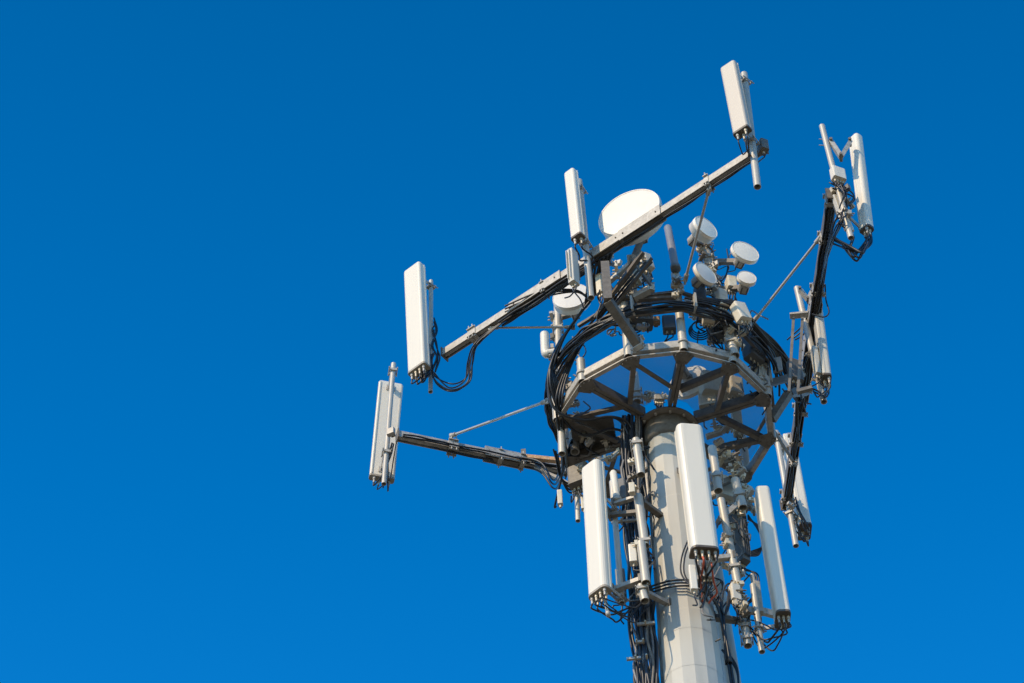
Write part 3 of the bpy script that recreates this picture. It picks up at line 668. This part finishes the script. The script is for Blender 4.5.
# B beam <-> ring
for i in range(7):
    cable([dirv(-75+3*i)*1.42+Z*(.78+.02*i), dirv(-48)*(1.46+.01*i)+Z*(.80+.025*(i % 4)), az_(757+i, 326+1.5*i, .9), az_(778, 345+3*i, 1.0), az_(795, 372+3*i, 1.05), on_line(B0, B1, py=392+7*i)-Z*.12+X*rnd.uniform(-.05, .05)],
          .015, 'black', 'black cables crossing from the cable ring to the steep right beam', 'cables between ring and steep beam')
for i in range(5):
    cable([on_line(B0, B1, py=330+6*i)-Z*.1, jit(az_(797, 385+4*i, 1.05), .04), az_(788-i, 360+5*i, .95), az_(770+i, 343+2*i, .9), az_(752, 322+3*i, .85)], .013, 'black', 'black cables turning from the steep beam onto the ring', 'cables turning onto the ring')
# left side: from near beam down round the left of the platform and in to the mast
for i in range(7):
    o = rnd.uniform(-1, 1); q = (i % 6)
    cable([on_line(A0, A1, px=612-4*i)-Z*.12, az_(594-2*o-i, 293+i*.8, 1.15), az_(581-q*1.2, 312+q*2, 1.0), az_(566-q*1.3, 334+q*1.5, .85), az_(553-q*.7+i*.5, 358+q, .62), az_(548+q*2.2, 386+o*3, .28), az_(556+q*2.6, 410+q*3.2, -.02), az_(582+q, 420+q*5.2, -.10+.03*o), az_(612+o*2, 417+q*4, -.10), az_(628+o*4, 428+q*3, -.2), V((-.42-.02*q, -.18+.03*o, -.75))+jit(V(), .03)][:(None if i % 3 == 0 else 7)],
          .0165, 'black', 'thick black cables sweeping round the left rim down to the mast', 'feeder cables sweeping round the left rim')
for i in range(3):
    cable([az_(640+i*6, 262, 1.5), az_(622+2*i, 285+2*i, 1.15), az_(600+3*i, 312+2*i, .95), az_(580+2*i, 338+2*i, .8), az_(566+2*i, 368, .55), az_(556+3*i, 400, .1), jit(az_(562, 440, -.1), .04), jit(az_(565, 470, .0), .05)], .015, 'black', 'black cables crossing the inside of the left rim', 'cables crossing inside the left rim')
for i in range(3):
    cable([on_line(C0, C1, px=430+i*3)-Z*.08, on_line(C0, C1, px=480)-Z*(.1), az_(513+i*2, 457+4*i, 1.2), az_(540, 462+5*i, 1.0), az_(553, 480+4*i, .6), az_(560, 470+6*i, .3), az_(572, 440+2*i, .1)], .012, 'black', 'black cables drooping from the lower left beam into the platform', 'cables drooping into the platform')
for i in range(3):
    cable([az_(590, 300, 1.0), az_(575, 290+i, 1.1), az_(540, 292+3*i, 1.15), az_(505, 306+3*i, 1.18)], .011, 'black', 'black cables leaving the near beam toward the ring', 'cables leaving the near beam')
for i in range(4):   # U shaped hanging at under left corner
    cable([jit(az_(556, 452, .2), .03), az_(560+i, 476+i*2, .1), az_(572, 484+i*3, .1), az_(584, 474+i*2, .1), jit(az_(582, 455, .1), .03)], .012, 'black', 'black cable loops hanging under the left platform corner', 'loops under the left corner')
cable([az_(565, 455, .2), az_(561, 480, .05), az_(555, 505, -.2), az_(556, 507, -.2)], .014, 'black', 'single dark cable tail pointing down below the left corner')
# small loops near V3
for i in range(4):
    c0 = ay(700, 327, -.9); rr = .09+.012*i
    cable([c0+V((rr*1.1*math.cos(a*.7), 0, rr*1.35*math.sin(a*.7)))+V((0, .02*i, 0)) for a in range(0, 10)], .009, 'black', 'small coils of thin black cable behind the near right rim', 'thin coils behind the near rim', k=4)
GM = 'feeder cables running down the left of the mast'
nb = 34
for i in range(nb):
    a = -.30-.021*(i % 12); yy = -.24+.16*(i//12)+rnd.uniform(-.05, .05)
    x0 = a+rnd.uniform(-.015, .015)
    P = [V((x0*.9-.02, yy-.02, .05)), V((x0, yy, -.25))]
    z = -.6
    while z > -5.4: P.append(V((x0-(.05+.022*(-z))*.55+rnd.uniform(-.035, .035), yy+rnd.uniform(-.04, .04), z))); z -= .36
    P += [V((x0-.30, yy, -12)), V((x0-.50, yy, -20)), V((x0-.62, yy, -Z0))]
    gm_ = 'grey' if i % 3 == 1 else ('galvd' if i % 7 == 3 else 'black')
    cable(P, .0155*rnd.uniform(.75, 1.25), gm_, 'feeder cables running in a dense bundle down the left side of the mast', GM, k=5)
for k, (z, w_) in enumerate(((-1.9, .30), (-3.62, .20), (-3.9, .10), (-4.15, .16))):
    c = V((-.50-.022*(-z)*.4, -.31, z)); t = thing('cable_clamp', ('upper', 'wider middle', 'small middle', 'lowest')[k]+' clamp bar across the cable bundle left of the mast', 'clamp', c)
    MB().box(c+X*(.08 if k == 1 else (.0 if k == 2 else -.08)), X, Y, Z, w_, .03, .032).build('bar', 'galv', t)
    for sg in (-1, 1): MB().cyl(c+X*sg*w_*.38-Y*.05, c+X*sg*w_*.38+Y*.05, .012, n=6).build('bolt', 'brass', t)
# cables wrapped over the front of the mast
for i in range(3):
    rr = .38
    cable([V((-.5, -.2, -2.98-.05*i)), V((-.3, -.32, -3.02-.05*i)), V((-.05, -.40, -3.06-.05*i)), V((.2, -.36, -3.12-.04*i)), V((.36, -.15, -3.22-.04*i)), V((.40, 0, -3.5-.1*i))], .012, 'black', 'black cables slung across the front of the mast', 'cables slung across the mast')
for i in range(4):
    cable([V((.36, -.12, -3.1)), jit(V((.41, -.05, -3.35)), .03), jit(V((.5, 0, -2.95)), .05), ay(726+2*i, 590-3*i, .1), ay(737, 590+6*i, .1)], .012, 'black', 'black cables curling from the mast to the right pipe', 'cables curling to the right pipe')
for i in range(4):
    cable([V((.40, -.05, -3.0)), jit(V((.41, -.06, -3.5)), .02), jit(V((.42, .0, -4.0)), .03), jit(V((.45, .05, -4.8)), .02), V((.7, .1, -14)), V((.85, .1, -Z0))], .014, 'black', 'black cables running down the right side of the mast', 'cables down the right of the mast')
for i in range(3):
    cable([ay(722, 650, .3), ay(730, 656+2*i, .3), ay(737, 668+2*i, .3), ay(739, 690, .3)], .013, 'black', 'black cables arching over the pale duct', 'cables over the duct')
for i in range(2):   # thin lines on the mast face
    cable([ay(691-3*i, 540, -.55), ay(685-3*i, 556, -.58), ay(684-3*i, 572, -.6), ay(690-2*i, 583, -.66), ay(700, 589, -.7)], .010, 'black', 'thin black cables bowing in front of the mast', 'thin cables bowing before the mast')
for i in range(5):
    cable([ay(748, 515+i, .3), ay(758+i, 530, .3), ay(764-i, 545+2*i, .3), ay(750, 552+i, .3), ay(742, 556, .3)], .010, 'black', 'thin black loops beside the right hanging panel', 'loops beside the right panel')
for i in range(3):
    cable([ay(744, 568+i, .3), ay(754+2*i, 575, .3), ay(753+2*i, 595, .3), ay(745+i, 605, .3)], .009, 'black', 'thin cables hanging between the right pipe and amplifier', 'thin cables by the right amplifier')
for i in range(6):   # right arm tangle under p4
    cable([jit(ay(836, 184, -2.5), .05), jit(ay(850, 197, -2.4), .08), jit(ay(846, 212, -2.4), .08), jit(ay(838, 228, -2.4), .06), on_line(B0, B1, py=250+6*i)-Z*.1], .010, 'black', 'thin dark cables tangled under the white box at the top right', 'tangle under the top right box')
for i in range(3):
    cable([on_line(B0, B1, py=232+4*i), jit(ay(845, 246, -2.3), .03), ay(860, 250+i, -2.25), jit(ay(869, 244, -2.2), .03), ay(871, 232, -2.2)], .012, 'black', 'black cables bending under the top right antenna foot', 'cables at the top right antenna foot')
cable([on_line(B0, B1, py=285)+X*.08, ay(826, 300, -.9), ay(829, 312, -.9), ay(824, 317, -.9), ay(812, 314, -.9)], .009, 'black', 'single thin cable loop right of the steep beam')
for i in range(3):
    cable([az_(795-4*i, 340, 1.1), az_(803, 335-5*i, 1.15), az_(809, 325-7*i, 1.2)], .009, 'black', 'short thin cables between the channel mount and the steep beam', 'short cables at the channel mount')
cables([ay(797, 500, 2.4), ay(800, 512, 2.4), ay(806, 524, 2.45), ay(809, 530, 2.5)], 3, 'black cables beside the lowest right antenna', 'cables at the lowest right antenna', .03, .011)
# loose tangle around the front cluster and the dish pole
def tangle(n, box, y, label, group, r=.009, ms=('black', 'black', 'grey')):
    x0, y0, x1, y1 = box
    for i in range(n):
        P = [ay(rnd.uniform(x0, x1), rnd.uniform(y0, y1), y+rnd.uniform(-.15, .15))]
        for j in range(3):
            px, py = proj(P[-1]); P.append(ay(min(x1, max(x0, px+rnd.uniform(-14, 14))), min(y1, max(y0, py+rnd.uniform(-4, 18))), y+rnd.uniform(-.12, .12)))
        cable(P, r*rnd.uniform(.8, 1.3), ms[i % len(ms)], label, group)
tangle(18, (590, 262, 650, 325), -1.0, 'thin cables tangled behind the near beam', 'tangle behind the near beam', .010)
tangle(14, (697, 285, 742, 350), -.95, 'thin cables tangled round the foot of the leaning dish pole', 'tangle at the dish pole foot')
tangle(8, (695, 240, 735, 290), -.9, 'thin cables tangled round the top of the leaning dish pole', 'tangle at the dish pole top', .007)
tangle(12, (738, 300, 768, 395), -.4, 'thin cables tangled outside the right rim', 'tangle outside the right rim', .011)
tangle(14, (624, 430, 654, 600), -.3, 'thin cables tangled over the feeder bundle left of the mast', 'tangle over the feeder bundle', .010)
tangle(12, (720, 500, 750, 620), .2, 'thin cables tangled between the right mounting pipes', 'tangle between the right pipes', .008)
tangle(10, (560, 395, 630, 455), .2, 'thin cables tangled under the left of the platform', 'tangle under the platform left', .010)
tangle(8, (700, 560, 722, 620), -.4, 'thin cables tangled under the front panel foot', 'tangle under the front panel foot', .009)
tangle(9, (560, 335, 585, 400), -.3, 'thin cables tangled behind the left posts', 'tangle behind the left posts', .009)
# small clamps and fittings that crowd the poles
def fittings(n, path, y, label, group):
    for i in range(n):
        f_ = (i+.5)/n; k = f_*(len(path)-1); j = int(k); a, b_ = path[j], path[min(j+1, len(path)-1)]; tt = k-j
        p = ay(a[0]+(b_[0]-a[0])*tt+rnd.uniform(-5, 5), a[1]+(b_[1]-a[1])*tt+rnd.uniform(-2, 2), y+rnd.uniform(-.1, .1))
        ang = rnd.uniform(0, 6.3); e1 = V((math.cos(ang), math.sin(ang), rnd.uniform(-.4, .4))).normalized(); e2 = e1.cross(Z).normalized(); e3 = e1.cross(e2)
        m = MB().box(p, e1, e2, e3, rnd.uniform(.08, .16), rnd.uniform(.03, .05), rnd.uniform(.04, .08)).cyl(p-e2*.05, p+e2*.05, .011, n=6).cyl(p+e1*.04-e2*.06, p+e1*.04+e2*.06, .009, n=6)
        o = m.build('pipe_fitting', ('galv', 'box', 'galvd', 'brass')[i % 4], loc=p); tag(o, label, 'fitting', group)
fittings(16, [(703, 242), (712, 270), (720, 300), (728, 335)], -1.02, 'small steel fittings clamped along the leaning dish pole', 'fittings on the dish pole')
fittings(14, [(640, 255), (628, 280), (632, 315), (645, 330)], -1.05, 'small steel fittings crowded behind the near beam', 'fittings behind the near beam')
fittings(10, [(556, 310), (556, 345), (562, 380), (570, 392)], -.2, 'small steel fittings on the left rim pole', 'fittings on the left pole')
fittings(10, [(745, 310), (752, 340), (758, 385)], -.4, 'small steel fittings outside the right rim', 'fittings outside the right rim')
fittings(14, [(712, 440), (730, 470), (748, 500), (728, 510)], .3, 'small steel fittings under the near right of the platform', 'fittings under the right platform')
fittings(12, [(724, 530), (738, 590), (748, 620)], .12, 'small steel fittings on the right mounting pipes', 'fittings on the right pipes')
fittings(7, [(640, 440), (634, 490), (640, 585)], -.6, 'small steel fittings on the pipes left of the mast', 'fittings on the left pipes')
fittings(8, [(640, 398), (655, 396), (672, 400)], .55, 'small steel fittings seen through the floor by the mast', 'fittings seen through the floor')
fittings(18, [(688, 392), (705, 378), (722, 392), (712, 404), (738, 398)], .45, 'small steel fittings on the radios seen through the floor', 'fittings on the radios behind the floor')
fittings(12, [(566, 400), (590, 440), (620, 452), (575, 470)], .1, 'small steel fittings among cables under the platform left', 'fittings under the left platform')
fittings(10, [(705, 290), (742, 318), (735, 345)], -.9, 'small steel fittings around the near right corner', 'fittings at the near right corner')
fittings(16, [(690, 300), (700, 322), (722, 325), (716, 345)], -.75, 'small steel fittings behind the ring below the small dishes', 'fittings behind the ring')
fittings(14, [(600, 290), (622, 300), (655, 300), (640, 270)], -.9, 'small steel fittings above the front of the ring', 'fittings above the ring front')
fittings(14, [(718, 450), (742, 470), (748, 500), (735, 530)], .3, 'small steel fittings beside the top of the right hanging panel', 'fittings by the right hanging panel')
tangle(12, (608, 262, 640, 335), -.85, 'thin cables hanging behind the bent box arm', 'cables behind the bent box arm', .009)
fittings(12, [(615, 262), (630, 290), (625, 325)], -.95, 'small steel fittings stacked behind the bent box arm', 'fittings behind the bent box arm')
fittings(6, [(676, 276), (678, 296)], -1.30, 'small steel fittings on the near post under the dark rod antenna', 'fittings on the near post')
fittings(8, [(715, 425), (735, 430), (738, 460)], .5, 'small steel fittings under the far right of the platform', 'fittings under the far platform')
fittings(5, [(833, 196), (845, 190), (849, 222)], -2.4, 'small steel fittings round the top of the steep beam', 'fittings at the steep beam top')
fittings(5, [(782, 498), (792, 505)], 2.4, 'small steel fittings at the lowest end of the steep beam', 'fittings at the steep beam foot')
for o in bpy.data.objects:
    if '_base' in o: del o['_base']
